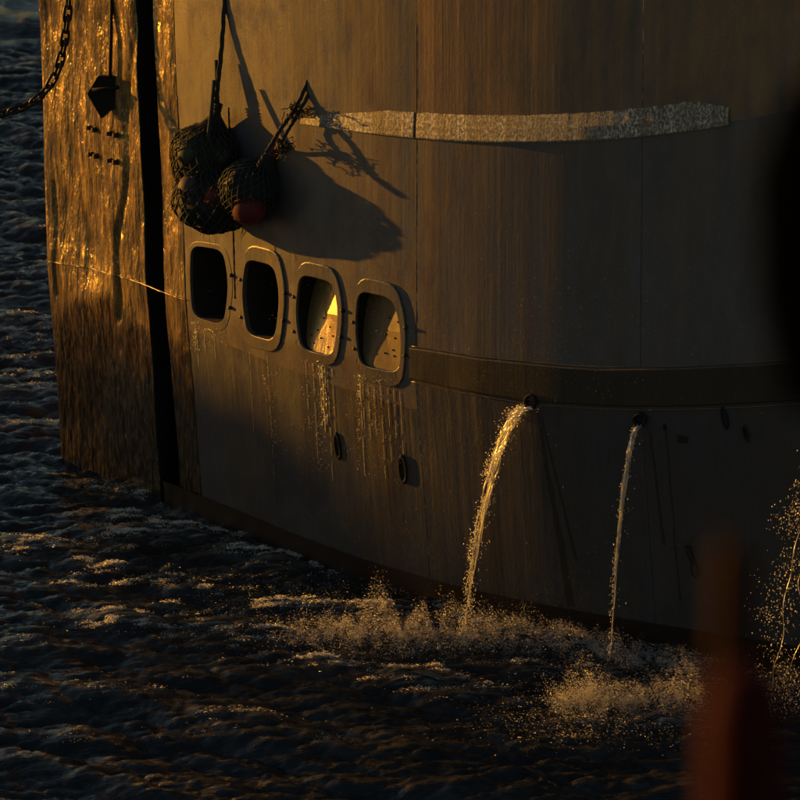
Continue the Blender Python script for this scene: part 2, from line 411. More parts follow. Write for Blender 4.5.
# weld beads on the seams
def bead(pts, r=.006, n=5, m=None, name='weld_seam'):
    q = MB(); q.tube([p + Vector((0, 0, 0)) for p in pts], [r * random.uniform(.7, 1.35) for _ in pts], n); return q.build(name, m or M['weld'], ship)
bead([surf(u, 2.0, .002) for u in np.linspace(U0, 187, 90)], .009)
bead([surf(186, w_, .001) for w_ in np.linspace(.5, 3.0, 120)], .006, m=M['bolt'])
bead([surf(416, w_, -.003) for w_ in np.linspace(2.05, 4.0, 110)], .0055, m=M['bolt'])
bead([surf(236, w_, .002) for w_ in np.linspace(2.1, 3.0, 70)], .007, m=M['bolt'])
bead([surf(640, w_, -.004) for w_ in np.linspace(.9, 3.0, 90)], .0045, m=M['belt'])

# deep upright slot in the side, its cheeks running inboard
v = []; f = []; N = 60
for w_ in np.linspace(.35, 4.0, N):
    for u_, of in ((SLA + .35, 0), (SLA + .8, -.012), (SLA + 1, -.45), (SLB - 1, -.45), (SLB - .8, -.012), (SLB - .35, 0)):
        v.append(surf(u_, w_, of))
for j in range(N - 1):
    for k in range(5): f.append((j * 6 + k, j * 6 + k + 1, j * 6 + 6 + k + 1, j * 6 + 6 + k))
P('side_slot', v, f, M['black'], smooth=False)

# rubbing belt at the knuckle, right of the last port
def strip(ua, ub, topw, botw, prof, m, name, step=3, smooth=False):
    us = np.arange(ua, ub + .1, step); v = []; f = []; n = len(prof); uw = []
    for u in us:
        for t_, of in prof: v.append(surf(u, botw(u) * (1 - t_) + topw(u) * t_, of)); uw.append((u, botw(u) * (1 - t_) + topw(u) * t_))
    for i in range(len(us) - 1):
        for k in range(n - 1): f.append((i * n + k, (i + 1) * n + k, (i + 1) * n + k + 1, i * n + k + 1))
    if n > 2: f.append(tuple(range(n))); f.append(tuple((len(us) - 1) * n + k for k in range(n))[::-1])
    return P(name, v, f, m, smooth=smooth, uw=uw)
def w_of(py_fn):
    xs = np.arange(400, 1001, 20); ws = [inv(x, py_fn(x))[1] for x in xs]
    return lambda u: float(np.interp(u, xs, ws))
bt = w_of(lambda x: float(np.interp(x, [405, 480, 560, 600, 680, 750, 850, 1000], [346, 358, 366, 368.5, 367.5, 364, 358, 345])))
strip(411, U1 - 2, bt, lambda u: 2.004, [(0, -.01), (0, .02), (.04, .025), (.96, .025), (1, .02), (1, -.01)], M['belt'], 'rubbing_belt')
# thin weld lines along the belt
bead([surf(u, bt(u) + .006, .006) for u in np.arange(412, 900, 5)], .006)
bead([surf(u, 1.992, .006) for u in np.arange(412, 900, 5)], .006)
# sheer strake with frost and salt, its pale colour also standing in for sunlight
st_top = lambda u: 3.0 + .10
v0 = lambda u: 3.0 - .012
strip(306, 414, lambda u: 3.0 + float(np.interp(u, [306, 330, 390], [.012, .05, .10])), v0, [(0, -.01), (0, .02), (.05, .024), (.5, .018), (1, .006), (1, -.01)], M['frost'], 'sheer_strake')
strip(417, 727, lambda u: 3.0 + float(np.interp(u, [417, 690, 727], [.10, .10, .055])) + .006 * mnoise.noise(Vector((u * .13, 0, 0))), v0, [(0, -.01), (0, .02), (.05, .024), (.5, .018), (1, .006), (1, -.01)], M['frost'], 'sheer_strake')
# black boot top along the waterline
strip(150, U1 - 2, lambda u: 1.10, lambda u: .6, [(0, .012), (.4, .012), (.8, .014), (1, .010)], M['boot'], 'boot_top', 4)

# dark streaks running down and aft from the outlets
def streak(x0, y0, x1, y1, wa, wb, m='boot', off=.0025):
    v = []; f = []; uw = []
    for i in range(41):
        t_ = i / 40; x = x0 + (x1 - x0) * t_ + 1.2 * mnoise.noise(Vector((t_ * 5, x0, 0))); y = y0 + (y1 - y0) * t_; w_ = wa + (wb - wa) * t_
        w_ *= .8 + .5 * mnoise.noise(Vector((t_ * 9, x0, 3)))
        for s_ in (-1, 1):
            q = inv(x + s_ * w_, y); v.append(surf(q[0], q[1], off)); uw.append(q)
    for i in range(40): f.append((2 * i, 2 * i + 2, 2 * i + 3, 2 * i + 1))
    P('dark_streak', v, f, M[m], uw=uw)
streak(537, 410, 571, 606, 1.5, 4.5, 'streak'); streak(541, 414, 576, 560, .8, 1.6, 'streak'); streak(650, 432, 664, 545, .8, 1.8, 'streak'); streak(666, 432, 680, 600, .5, 1.0, 'streak')

# freeing ports
def ring3(poly, off, push=0, n=None):
    return [hp(x, y, off) for x, y in poly]
for p in PORTS:
    si, so_ = p['si'], p['so']; n = len(si); pr = p['pr']
    cx = sum(q[0] for q in so_) / n; cy = sum(q[1] for q in so_) / n
    N_ = hn(cx, cy)
    md = midline(p, .8)
    mi = midline(p, .12)
    md = midline(p, .93); mi = midline(p, .05)
    rings = [ring3(so_, -.01), ring3(so_, pr * .8), ring3(md, pr), ring3(mi, pr), ring3(si, pr * .8)]
    inner = ring3(si, -.03 if p['kind'] == 0 else -.008)
    rings.append(inner)
    v = [q for r_ in rings for q in r_]; f = []
    for j in range(len(rings) - 1):
        for k in range(n): f.append((j * n + k, (j + 1) * n + k, (j + 1) * n + (k + 1) % n, j * n + (k + 1) % n))
    lab = None
    fr = P('freeing_port', v, f, M['frame'], smooth=False)
    # recess walls
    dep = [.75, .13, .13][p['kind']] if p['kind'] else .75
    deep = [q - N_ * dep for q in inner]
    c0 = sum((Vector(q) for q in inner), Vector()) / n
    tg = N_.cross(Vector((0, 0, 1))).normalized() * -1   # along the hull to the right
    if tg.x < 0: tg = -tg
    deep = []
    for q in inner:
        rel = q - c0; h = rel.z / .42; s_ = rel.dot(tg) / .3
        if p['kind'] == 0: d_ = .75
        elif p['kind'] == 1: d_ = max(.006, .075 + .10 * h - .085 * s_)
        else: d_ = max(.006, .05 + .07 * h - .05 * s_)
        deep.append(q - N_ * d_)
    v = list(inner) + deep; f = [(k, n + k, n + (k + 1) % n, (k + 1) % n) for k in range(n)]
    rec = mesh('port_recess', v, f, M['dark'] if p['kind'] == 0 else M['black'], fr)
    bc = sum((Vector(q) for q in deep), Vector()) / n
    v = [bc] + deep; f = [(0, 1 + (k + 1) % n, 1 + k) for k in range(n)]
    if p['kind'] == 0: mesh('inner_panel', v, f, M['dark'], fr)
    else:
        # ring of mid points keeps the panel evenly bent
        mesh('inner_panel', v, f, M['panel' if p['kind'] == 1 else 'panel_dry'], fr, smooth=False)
        spots = [(324, 318), (330, 327), (318, 330), (333, 336), (321, 338), (312, 335), (328, 347), (314, 343)] if p['kind'] == 1 else \
                [(390, 318), (398, 322), (386, 334), (395, 338), (393, 350), (385, 353), (394, 356)]
        from mathutils.bvhtree import BVHTree
        bv = BVHTree.FromPolygons([Vector(x) for x in v], f)
        for x, y in spots:
            d_ = ray(x, y).normalized(); hit, hn_, _, _ = bv.ray_cast(CAM, d_)
            if hit is None: continue
            if hn_.dot(d_) > 0: hn_ = -hn_
            q = MB(); q.lathe(hit - hn_ * .004, hn_, [(0, .011), (.012, .010), (.016, .005)], 6); q.build('bolt', M['bolt'], fr)
    # dogs: small lugs on the edges of the frame
    for fx, fy in (((1, .42), (1, .7)) if p['pr'] < .01 else ((0, .35), (0, .62), (1, .5), (1, .74))):
        xs = [q[0] for q in so_]; ys = [q[1] for q in so_]
        y = min(ys) + (max(ys) - min(ys)) * fy
        best = min((q for q in so_ if (q[0] < cx) == (fx == 0)), key=lambda q: abs(q[1] - y))
        c = hp(best[0], best[1], .02); q = MB(); q.lathe(c, N_, [(-.02, .02), (.004, .02), (.012, .016), (.016, .008)], 8); q.build('dog', M['bolt'], fr)

# four bolts high on the stern quarter
for x, y in ((94, 128.5), (115.5, 134), (95, 155), (115.5, 161)):
    for dx, dy, r_ in ((-3, -1, .026), (2.4, .8, .03)):
        q = MB(); c = hp(x + dx, y + dy, 0); n_ = hn(x, y)
        q.lathe(c, n_, [(-.01, r_ * 1.15), (.012, r_ * 1.1), (.013, r_), (.045, r_ * .95), (.055, r_ * .5)], 6); q.build('bolt', M['bolt'], ship, False)
# oval outlets: lip ring and dark mouth
def outlet(x, y, wpx, hpx, tilt, name='scupper', lip=.03, m='black', thick=.018, hollow=True):
    N_ = hn(x, y); c = hp(x, y, 0)
    a = []
    for k in range(20):
        q = 2 * math.pi * k / 20; ex, ey = wpx * math.cos(q), hpx * math.sin(q)
        xx = ex * math.cos(tilt) - ey * math.sin(tilt); yy = ex * math.sin(tilt) + ey * math.cos(tilt)
        a.append((xx, yy))
    rings = [[hp(x + p_ * s_, y + q_ * s_, of) for p_, q_ in a] for s_, of in ((1, -.01), (1, lip), (.92, lip + .006), (.7, lip), (.68, .004))]
    v = [q for r_ in rings for q in r_]; f = [(j * 20 + k, (j + 1) * 20 + k, (j + 1) * 20 + (k + 1) % 20, j * 20 + (k + 1) % 20) for j in range(4) for k in range(20)]
    o = P(name, v, f, M[m]); mesh('mouth', rings[-1], [tuple(range(20))[::-1]], M['dark'], o); return o
outlet(532, 401, 6, 8, R(0), lip=.05)
outlet(641, 418.5, 6.5, 7, R(0), lip=.05)
outlet(725, 418, 3.2, 12, R(-12), lip=.012)
outlet(746, 433, 2.2, 9, R(-12), lip=.02, m='bolt')
outlet(338, 446, 2.6, 14, R(-8), lip=.018)
outlet(403.5, 469, 3.6, 15, R(-6), lip=.022)
outlet(665, 427, 1.5, 3.5, R(-10), lip=.008)
# little brown square patch, and the drawn-out loop of rod below it
v = [hp(x, y, of) for of in (0, .01) for x, y in ((677.5, 435), (687, 436), (687.5, 443), (678, 442.5))]
P('patch', v, [(4, 5, 6, 7), (0, 1, 5, 4), (1, 2, 6, 5), (2, 3, 7, 6), (3, 0, 4, 7)], M['belt'], smooth=False)
for lp in ([(686, 545), (690, 545), (695, 560), (692, 561), (688, 553)], [(692, 562), (696, 561), (699, 573), (697, 577), (693, 574)]):
    q = MB(); c = [hp(x, y, .02) for x, y in lp + [lp[0]]]; q.tube(c, .007, 5); q.build('rod_loop', M['black'], ship)

# ------------------------------------------------------------------ net bags and floats on the ship's side
def frame_of(ax):
    ax = Vector(ax).normalized(); a = ax.orthogonal().normalized(); return ax, a, ax.cross(a)
def net_bag(c, rx, rz, ax, m, label, nstr, hook, neck_px=None, seed=0):
    c = Vector(c); e = tag(empty('net_bag', c), label, 'net bag', 'net bags of floats hanging on the ship side')
    ax, a, b_ = frame_of(ax)
    def P3(th, ph):       # th 0..pi from neck to bottom
        r_ = math.sin(th); lump = 1 + .10 * mnoise.noise(Vector((math.cos(ph) * r_ * 2.2, math.sin(ph) * r_ * 2.2, math.cos(th) * 2.2 + seed)))+ .03 * mnoise.noise(Vector((ph * 3, th * 5, seed)))
        neck = max(0, (.55 - th) / .55)
        rr = rx * r_ * lump * (1 - .35 * neck); zz = rz * math.cos(th) * lump + rz * .55 * neck ** 1.6
        return c + ax * zz + (a * math.cos(ph) + b_ * math.sin(ph)) * rr
    q = MB(); ns = 26
    for s_ in (-1, 1):
        for k in range(nstr):
            pts = [P3(.10 + (math.pi - .15) * i / ns, 2 * math.pi * k / nstr + s_ * 2.0 * i / ns) for i in range(ns + 1)]
            q.tube(pts, .0085, 4, False)
    q.build('netting', m, e)['kind'] = 'stuff'
    q = MB()
    for i in range(46):   # frayed ends and knots
        th = random.uniform(.4, 3.0); ph = random.uniform(0, 6.28); p = P3(th, ph); o_ = (p - c).normalized()
        L = random.uniform(.02, .09); q.tube([p, p + o_ * L * .5 + Vector((0, 0, -.3 * L)), p + o_ * L * .7 + Vector((random.uniform(-.3, .3) * L, 0, -L))], [.004, .003, .0015], 3)
    q.build('loose_twine', M['rope'], e)['kind'] = 'stuff'
    q = MB(); nk = P3(.05, 0); nk = c + ax * (rz * 1.5)
    q.tube([c + ax * rz * 1.25, nk, nk + (Vector(hook) - nk) * .5 + Vector((0, 0, -.03)), Vector(hook)], [.05, .028, .02, .02], 7)
    for k in range(4):
        pp = nk + ax * (.03 * k - .05); qq = [pp + (a * math.cos(x_) + b_ * math.sin(x_)) * .04 for x_ in np.linspace(0, 6.28, 12)]; q.tube(qq, .011, 5)
    q.build('rope_neck', M['redrope'] if neck_px else M['rope'], e)
    # dense dark lining of bunched net
    q = MB(); vs = []; nth, nph = 16, 22
    for i in range(nth + 1):
        for k in range(nph):
            p = P3(.05 + (math.pi - .06) * i / nth, 2 * math.pi * k / nph); vs.append(c + (p - c) * (.90 + .09 * mnoise.noise(Vector((i * .5, k * .7, seed)))))
    fs = [(i * nph + k, i * nph + (k + 1) % nph, (i + 1) * nph + (k + 1) % nph, (i + 1) * nph + k) for i in range(nth) for k in range(nph)]
    q.add(vs, fs); q.build('bunched_net', M['fblack'], e)
    return e
def net_float(c, r_, ax, m, label):
    e = tag(empty('net_float', c), label, 'float', 'plastic floats in the net bags')
    q = MB(); prof = [(r_ * math.cos(t_) * -1, max(.001, r_ * math.sin(t_))) for t_ in np.linspace(0.05, math.pi - .05, 14)]
    q.lathe(c, ax, prof, 20); q.build('shell', m, e)
    q = MB(); q.lathe(c, ax, [(-.008, r_ * .99), (-.006, r_ * 1.05), (.006, r_ * 1.05), (.008, r_ * .99)], 20); q.build('seam', m, e)
    ax_, a, b_ = frame_of(ax); q = MB()
    cc = Vector(c) + ax_ * r_ * 1.03
    q.tube([cc + (ax_ * math.sin(x_) + a * math.cos(x_)) * .022 for x_ in np.linspace(-.4, math.pi + .4, 9)], .009, 5); q.build('lug', m, e)
    return e
def off_hull(px, py, d_):
    # a point at photo place px,py standing d_ metres off the plating
    y0 = hp(px, py).y; 
    for _ in range(12):
        p = at(px, py, Y=y0); u, wv = inv(px, py)
        # distance along normal
        best = min(((Vector(surf0(uu, 2.6)) - p).to_2d().length for uu in np.arange(px - 150, px + 350, 10) if U0 <= uu <= U1))
        y0 -= (d_ - best) * .8
    return at(px, py, Y=y0)
B1 = off_hull(205, 158, .27); B2 = off_hull(214, 196, .28); B3 = off_hull(249, 190, .22)
net_bag(B1, .36, .36, (.25, 0, 1), M['net2'], 'rear olive net bag of floats, uppermost of the three on the ship side', 20, at(216, 60, Y=B1.y + .1), seed=1)
net_bag(B2, .42, .38, (-.1, -.2, 1), M['net'], 'lower bag of dark green netting with glinting twine, above the first freeing ports', 22, at(214, 80, Y=B2.y + .1), seed=5)
net_bag(B3, .31, .33, (.55, 0, .85), M['net'], 'tightly gathered green net bag with red rope neck, right of the other two', 24, at(279, 140, Y=hp(300, 105).y - .10), neck_px=True, seed=9)
vw = -FWD
fl = [(B2 + Vector((-.22, -.15, .13)), .14, 'fpink', 'faded pink float at the upper left of the lower net bag'),
      (B2 + Vector((.02, -.29, .09)), .13, 'red', 'small dark red float half seen in the middle of the net bags'),
      (B3 + Vector((.0, -.16, -.13)), .185, 'red', 'largest red float, low in the right net bag'),
      (B1 + Vector((-.13, -.14, .09)), .16, 'folive', 'olive float at the left of the top net bag'),
      (B1 + Vector((.13, -.14, .06)), .16, 'folive', 'olive float at the right of the top net bag'),
      (B2 + Vector((-.22, -.14, -.12)), .15, 'fblack', 'black float low on the left of the lower net bag'),
      (B2 + Vector((.02, -.15, -.16)), .16, 'fblack', 'black float at the very bottom of the lower net bag')]
for c, r_, k, l in fl:
    net_float(c, r_, (random.uniform(-1, 1), -.5, random.uniform(-1, 1)), M[k], l)
# bag rope up to the rail
def rope(pts, r_, label, m=M['rope'], n=14):
    q = MB(); pts = [Vector(p) for p in pts]; fine = []
    for i in range(len(pts) - 1):
        a = pts[max(0, i - 1)]; b_ = pts[i]; c = pts[i + 1]; d_ = pts[min(len(pts) - 1, i + 2)]
        for k in range(8):
            t_ = k / 8; fine.append(.5 * ((2 * b_) + (c - a) * t_ + (2 * a - 5 * b_ + 4 * c - d_) * t_ ** 2 + (3 * b_ - a - 3 * c + d_) * t_ ** 3))
    fine.append(pts[-1])
    for s_ in range(3):
        q.tube([p + Vector((math.cos(i * .9 + s_ * 2.09), 0, math.sin(i * .9 + s_ * 2.09))) * r_ * .5 for i, p in enumerate(fine)], r_ * .62, 5)
    return tag(q.build('rope', m), label, 'rope', 'ropes holding the net bags')
yb = hp(300, 105).y - .12
r1 = rope([at(258, 166, Y=yb - .05), at(268, 150, Y=yb), at(280, 130, Y=yb), at(298, 103, Y=yb + .05), at(316, 60, Y=yb + .1), at(330, 20, Y=yb + .3), at(338, -30, Y=yb + .4)], .022, 'thick dark rope running up and right from the right net bag')
r2 = rope([at(279, 147, Y=yb + .02), at(288, 130, Y=yb + .05), at(300, 110, Y=yb), at(322, 62, Y=yb + .15), at(336, -30, Y=yb + .4)], .02, 'second dark rope just right of the thick one, knotted near its foot')
r3 = rope([B1 + Vector((.05, 0, .25)), at(214, 112, Y=B1.y), at(217, 90, Y=B1.y), at(222, 40, Y=B1.y + .1), at(226, -30, Y=B1.y + .2)], .026, 'short upright rope above the rear olive net bag')
# tangles of twine: one on each knot
for (px, py, s_, l) in ((284, 144, .10, 'frayed knot of twine beside the red rope neck'), (296, 108, .13, 'frayed tangle of twine higher up the ropes')):
    q = MB(); c = at(px, py, Y=yb)
    for k in range(34):
        p = c + Vector((random.gauss(0, s_ * .35), random.gauss(0, s_ * .3), random.gauss(0, s_ * .3))); pts = [p]
        for j in range(5): pts.append(pts[-1] + Vector((random.gauss(0, .02), random.gauss(0, .02), random.gauss(-.01, .02))))
        q.tube(pts, .006, 3)
    tag(q.build('twine_knot', M['rope']), l, 'knot', 'knots on the net bag ropes')

# pointed steel plate hanging over the stern quarter, only its lower corner in the photo
dc = off_hull(106, 92, .10); Yd = dc.y
outl = [(87, 94), (93, 104), (101, 118.5), (109, 111), (131, 102), (135, 88), (122, 76), (98, 76)]
fr_ = [at(x, y, Y=Yd) for x, y in outl]; bk = [p + Vector((.03, .05, 0)) for p in fr_]; n = len(fr_)
door = tag(empty('hanging_plate', dc), 'black steel plate with a pointed lower corner hanging over the stern', 'steel plate')
mesh('plate_body', fr_ + bk, [tuple(range(n)), tuple(range(n, 2 * n))[::-1]] + [(k, n + k, n + (k + 1) % n, (k + 1) % n) for k in range(n)], M['black'], door, False)
q = MB(); q.tube([at(92, 90, Y=Yd - .04), at(131, 86, Y=Yd - .04)], .022, 6); q.build('stiffener', M['black'], door)
q = MB(); q.tube([at(110, 78, Y=Yd), at(111, 40, Y=Yd), at(112, -30, Y=Yd + .1)], .02, 6); q.build('hanger', M['black'], door)
# chain at the left, hanging from the door to the quay side
Yc = Yd - .1
cp = [(-40, 106), (-20, 113), (0, 114), (12, 111), (24, 107), (36, 100), (48, 88), (58, 70), (64, 45), (68, 10), (70, -40)]
cps = [at(x, y, Y=Yc) for x, y in cp]; path = []
for i in range(len(cps) - 1):
    for k in range(10): path.append(cps[i].lerp(cps[i + 1], k / 10))
ln = [0]
for a, b_ in zip(path, path[1:]): ln.append(ln[-1] + (b_ - a).length)
chain = tag(empty('chain', path[0]), 'dark iron chain sagging at the upper left, beside the stern', 'chain')
s_ = 0; k = 0; pitch_ = .122; LM = None
def link_mesh():
    q = MB(); pts = []
    for i in range(17):
        a = 2 * math.pi * i / 16; x = .038 * math.cos(a); y = .026 * math.sin(a); x += .024 * (1 if math.cos(a) > 0 else -1) * min(1, abs(math.cos(a)) * 3)
        pts.append(Vector((x, y, 0)))
    q.tube(pts, .0115, 6, False); q.v = [tuple(c * 1.5 for c in v_) for v_ in q.v]; return q
while s_ < ln[-1] - pitch_:
    i = int(np.searchsorted(ln, s_)); p = path[min(i, len(path) - 1)]; d_ = (path[min(i + 2, len(path) - 1)] - path[max(0, i - 2)]).normalized()
    rot = Quaternion((1, 0, 0), R(25 + 90 * (k % 2)))
    qd = d_.to_track_quat('X', 'Z') @ rot
    if LM is None:
        q = link_mesh(); o = q.build('link', M['chain'], chain); LM = o
    else:
        o = LM.copy(); COL.objects.link(o); o.parent = chain
    o.matrix_parent_inverse = Matrix.Translation(path[0]).inverted()
    o.location = p; o.rotation_euler = qd.to_euler()
    s_ += pitch_; k += 1

# ------------------------------------------------------------------ the sea
def fft_tile(n, L, peak, wind, spread, pw, seed):
    g = np.random.default_rng(seed); k = 2 * np.pi * np.fft.fftfreq(n, L / n); kx, ky = np.meshgrid(k, k)
    kk = np.hypot(kx, ky); kk[0, 0] = 1; th = np.arctan2(ky, kx) - wind
    A = np.exp(-(2 * np.pi / peak / kk) ** 2) * kk ** (-pw) * (np.abs(np.cos(th)) ** spread + .12); A[0, 0] = 0
    F = A * (g.normal(size=(n, n)) + 1j * g.normal(size=(n, n)))
    h = np.fft.ifft2(F).real; dx = np.fft.ifft2(-1j * kx / kk * F).real; dy = np.fft.ifft2(-1j * ky / kk * F).real
    s = h.std(); return h / s, dx / s, dy / s
n1, L1 = 512, 14.0
A_ = fft_tile(n1, L1, 1.9, R(74), 3, 2.1, 3); n2, L2 = 512, 5.3
B_ = fft_tile(n2, L2, .62, R(93), 5, 1.8, 5)
def samp(tl, n, L, x, y):
    fx = (x / L * n) % n; fy = (y / L * n) % n; i = np.floor(fx).astype(int); j = np.floor(fy).astype(int); a = fx - i; b_ = fy - j
    i1 = (i + 1) % n; j1 = (j + 1) % n; i %= n; j %= n
    return tl[j, i] * (1 - a) * (1 - b_) + tl[j, i1] * a * (1 - b_) + tl[j1, i] * (1 - a) * b_ + tl[j1, i1] * a * b_
def axis(lo, hi, st, far):
    c = list(np.arange(lo, hi, st)); s = st; x = c[-1]; out = []
    while x < far: s *= 1.16; x += s; out.append(x)
    s = st; x = lo; pre = []
    while x > -far: s *= 1.16; x -= s; pre.append(x)
    return np.array(pre[::-1] + c + out)
xs = axis(-6, 6, .026, 600); ys = axis(-7, 22, .034, 900)
Xg, Yg = np.meshgrid(xs, ys)
def sea(Xg, Yg):
    damp = np.exp(-np.maximum(0, np.hypot(Xg, Yg - 6) - 25) / 60)
    a = .042; b2 = .015
    z = a * samp(A_[0], n1, L1, Xg, Yg) + b2 * samp(B_[0], n2, L2, Xg, Yg)
    dx = a * samp(A_[1], n1, L1, Xg, Yg) + b2 * samp(B_[1], n2, L2, Xg, Yg)
    dy = a * samp(A_[2], n1, L1, Xg, Yg) + b2 * samp(B_[2], n2, L2, Xg, Yg)
    return z * damp, dx * damp, dy * damp
z, dx, dy = sea(Xg, Yg)
V = np.stack([Xg + dx * .75, Yg + dy * .75, z - .02], -1).reshape(-1, 3)
ny, nx = Xg.shape
I = np.arange(ny * nx).reshape(ny, nx); F = np.stack([I[:-1, :-1], I[:-1, 1:], I[1:, 1:], I[1:, :-1]], -1).reshape(-1, 4)
me = bpy.data.meshes.new('sea'); me.vertices.add(len(V)); me.vertices.foreach_set('co', V.ravel())
me.loops.add(F.size); me.loops.foreach_set('vertex_index', F.ravel().astype(np.int32))
me.polygons.add(len(F)); me.polygons.foreach_set('loop_start', np.arange(0, F.size, 4, dtype=np.int32)); me.polygons.foreach_set('use_smooth', np.ones(len(F), bool))
me.update(calc_edges=True); me.materials.append(M['water']); sea_o = bpy.data.objects.new('sea', me); COL.objects.link(sea_o)
tag(sea_o, 'dark choppy sea with amber reflections', None, None, 'structure')

# unseen block added towards the low sun to lay soft shade on the lower plating
sh = Vector((sdir.x, sdir.y, 0)).normalized(); pp = Vector((-sh.y, sh.x, 0)); pp = pp if pp.y > 0 else -pp
BD = 90.0; BH = BD * math.tan(SUN_EL)
v = []; f = []; cs = np.arange(-.05, 2.35, .15)
for c_ in cs:
    hh = BH + float(np.interp(c_, [-.2, .1, .35, 1.9, 2.3], [.5, 1.1, 1.5, 1.4, .4])) + .12 * mnoise.noise(Vector((c_ * .9, 0, 0))) + .10 * mnoise.noise(Vector((c_ * 2.7, 4, 0)))
    for d_, z_ in ((-4.5, -1.5), (-1.2, hh - .25), (-.9, hh), (.9, hh), (4.5, -1.5)):
        v.append(sh * (BD - d_) + pp * c_ + Vector((0, 0, z_)))
n = len(cs)
for i in range(n - 1):
    for k in range(4): f.append((i * 5 + k, i * 5 + k + 1, (i + 1) * 5 + k + 1, (i + 1) * 5 + k))
f += [(0, 1, 2, 3, 4)[::-1], tuple((n - 1) * 5 + k for k in range(5))]
blocker = mesh('shade_block', v, f, M['stone'], None, False)
tag(blocker, 'unseen block added far beyond the left edge to shade the lower hull', 'pier')
# ------------------------------------------------------------------ streams and spray
OCT_V = np.array([(1, 0, 0), (-1, 0, 0), (0, 1, 0), (0, -1, 0), (0, 0, 1), (0, 0, -1)], float)
OCT_F = np.array([(0, 2, 4), (2, 1, 4), (1, 3, 4), (3, 0, 4), (2, 0, 5), (1, 2, 5), (3, 1, 5), (0, 3, 5)])
def drops(name, C, Rr, m, stretch=None, label=None, cat=None, kind='stuff', parent=None):
    """many drops, each a little eight-sided bead of its own random turn"""
    C = np.asarray(C, float); n = len(C); Rr = np.asarray(Rr, float)
    q = rng.normal(size=(n, 4)); q /= np.linalg.norm(q, axis=1)[:, None]; w_, x, y, zz = q.T
    Rm = np.stack([1 - 2 * (y * y + zz * zz), 2 * (x * y - zz * w_), 2 * (x * zz + y * w_), 2 * (x * y + zz * w_), 1 - 2 * (x * x + zz * zz), 2 * (y * zz - x * w_), 2 * (x * zz - y * w_), 2 * (y * zz + x * w_), 1 - 2 * (x * x + y * y)], -1).reshape(n, 3, 3)
    v = np.einsum('nij,kj->nki', Rm, OCT_V) * Rr[:, None, None]
    if stretch is not None:
        d_, s_ = stretch; d_ = d_ / np.linalg.norm(d_, axis=1)[:, None]
        v += (np.einsum('nki,ni->nk', v, d_) * (s_ - 1)[:, None])[:, :, None] * d_[:, None, :]
    v += C[:, None, :]; v = v.reshape(-1, 3); f = (OCT_F[None] + 6 * np.arange(n)[:, None, None]).reshape(-1, 3)
    me = bpy.data.meshes.new(name); me.vertices.add(len(v)); me.vertices.foreach_set('co', v.ravel())
    me.loops.add(f.size); me.loops.foreach_set('vertex_index', f.ravel().astype(np.int32))
    me.polygons.add(len(f)); me.polygons.foreach_set('loop_start', np.arange(0, f.size, 3, dtype=np.int32))
    me.update(calc_edges=True); me.materials.append(m); o = bpy.data.objects.new(name, me); COL.objects.link(o)
    if parent is not None: o.parent = parent; o.matrix_parent_inverse = Matrix.Translation(world_loc(parent)).inverted()
    if kind: o['kind'] = kind
    if label: tag(o, label, cat)
    return o
def stream(src, dst, w0, w1, nb, label, spread=0, ns=15):
    p0 = hp(*src, .05); p1 = at(*dst, Z=0); h = p0.z
    e = tag(empty('water_stream', p0), label, 'water stream', 'streams pouring from the scuppers')
    def pos(t_): return Vector((p0.x + (p1.x - p0.x) * t_, p0.y + (p1.y - p0.y) * t_, h * (1 - t_ * t_)))
    side = Vector((1, .3, 0)).normalized()
    q = MB()
    for s_ in range(ns):
        a0 = random.uniform(-1, 1); b0 = random.uniform(-1, 1); ph = random.uniform(0, 9); pts = []; rs = []
        te = random.uniform(.55, 1.0)
        for i in range(60):
            t_ = te * i / 59; wd = (w0 + (w1 - w0) * min(1, t_ * 1.3))
            wob = mnoise.noise(Vector((ph, t_ * 9, 0))) * .8; wob2 = mnoise.noise(Vector((ph + 5, t_ * 9, 0)))
            pts.append(pos(t_) + side * wd * (a0 * .75 + wob * .6) * .5 + Vector((0, 1, 0)) * wd * (b0 + wob2) * .4)
            rs.append(max(.0012, .0075 * min(1, w0 / .1) * (.5 if ns < 5 else 1) * (1 - .55 * t_) * (1 + 1.3 * mnoise.noise(Vector((ph, t_ * 40, 3))))))
        q.tube(pts, rs, 5)
    q.build('strands', M['stream'], e)
    t_ = np.sqrt(rng.uniform(0.0004, 1, nb)); t_ = np.where(rng.random(nb) < .3, rng.uniform(0, .6, nb), t_)
    wd = w0 + (w1 - w0) * np.minimum(1, t_ * 1.3)
    a = rng.normal(0, .26, nb) * wd; b2 = rng.normal(0, .26, nb) * wd
    stray = rng.random(nb) < .10; a = np.where(stray, a + np.abs(rng.normal(0, .06 + spread, nb)) * (.3 + t_), a)
    lump = np.array([mnoise.noise(Vector((float(x) * 16, 5.3, w0 * 10))) for x in t_]); keep = rng.random(nb) < .62 + .9 * lump
    cx = np.array([mnoise.noise(Vector((float(x) * 7, 1.3, 2))) for x in t_]) * wd * .3
    C = np.stack([p0.x + (p1.x - p0.x) * t_ + a + cx, p0.y + (p1.y - p0.y) * t_ + b2, h * (1 - t_ * t_) + rng.normal(0, .01, nb)], -1)
    vel = np.stack([np.full(nb, p1.x - p0.x), np.full(nb, p1.y - p0.y), -2 * h * t_], -1)
    C = C[keep]; vel = vel[keep]; nk_ = len(C)
    drops('drops', C, rng.uniform(.0014, .0058, nk_), M['stream'], (vel, rng.uniform(1, 3.6, nk_)), parent=e)
    return p1
e1 = stream((531, 405), (461, 634), .20, .12, 4200, 'widest stream of water arcing left from the scupper under the belt')
e2 = stream((641, 424), (608, 664), .075, .05, 1700, 'thin stream of water falling from the second scupper, right of the wide one')
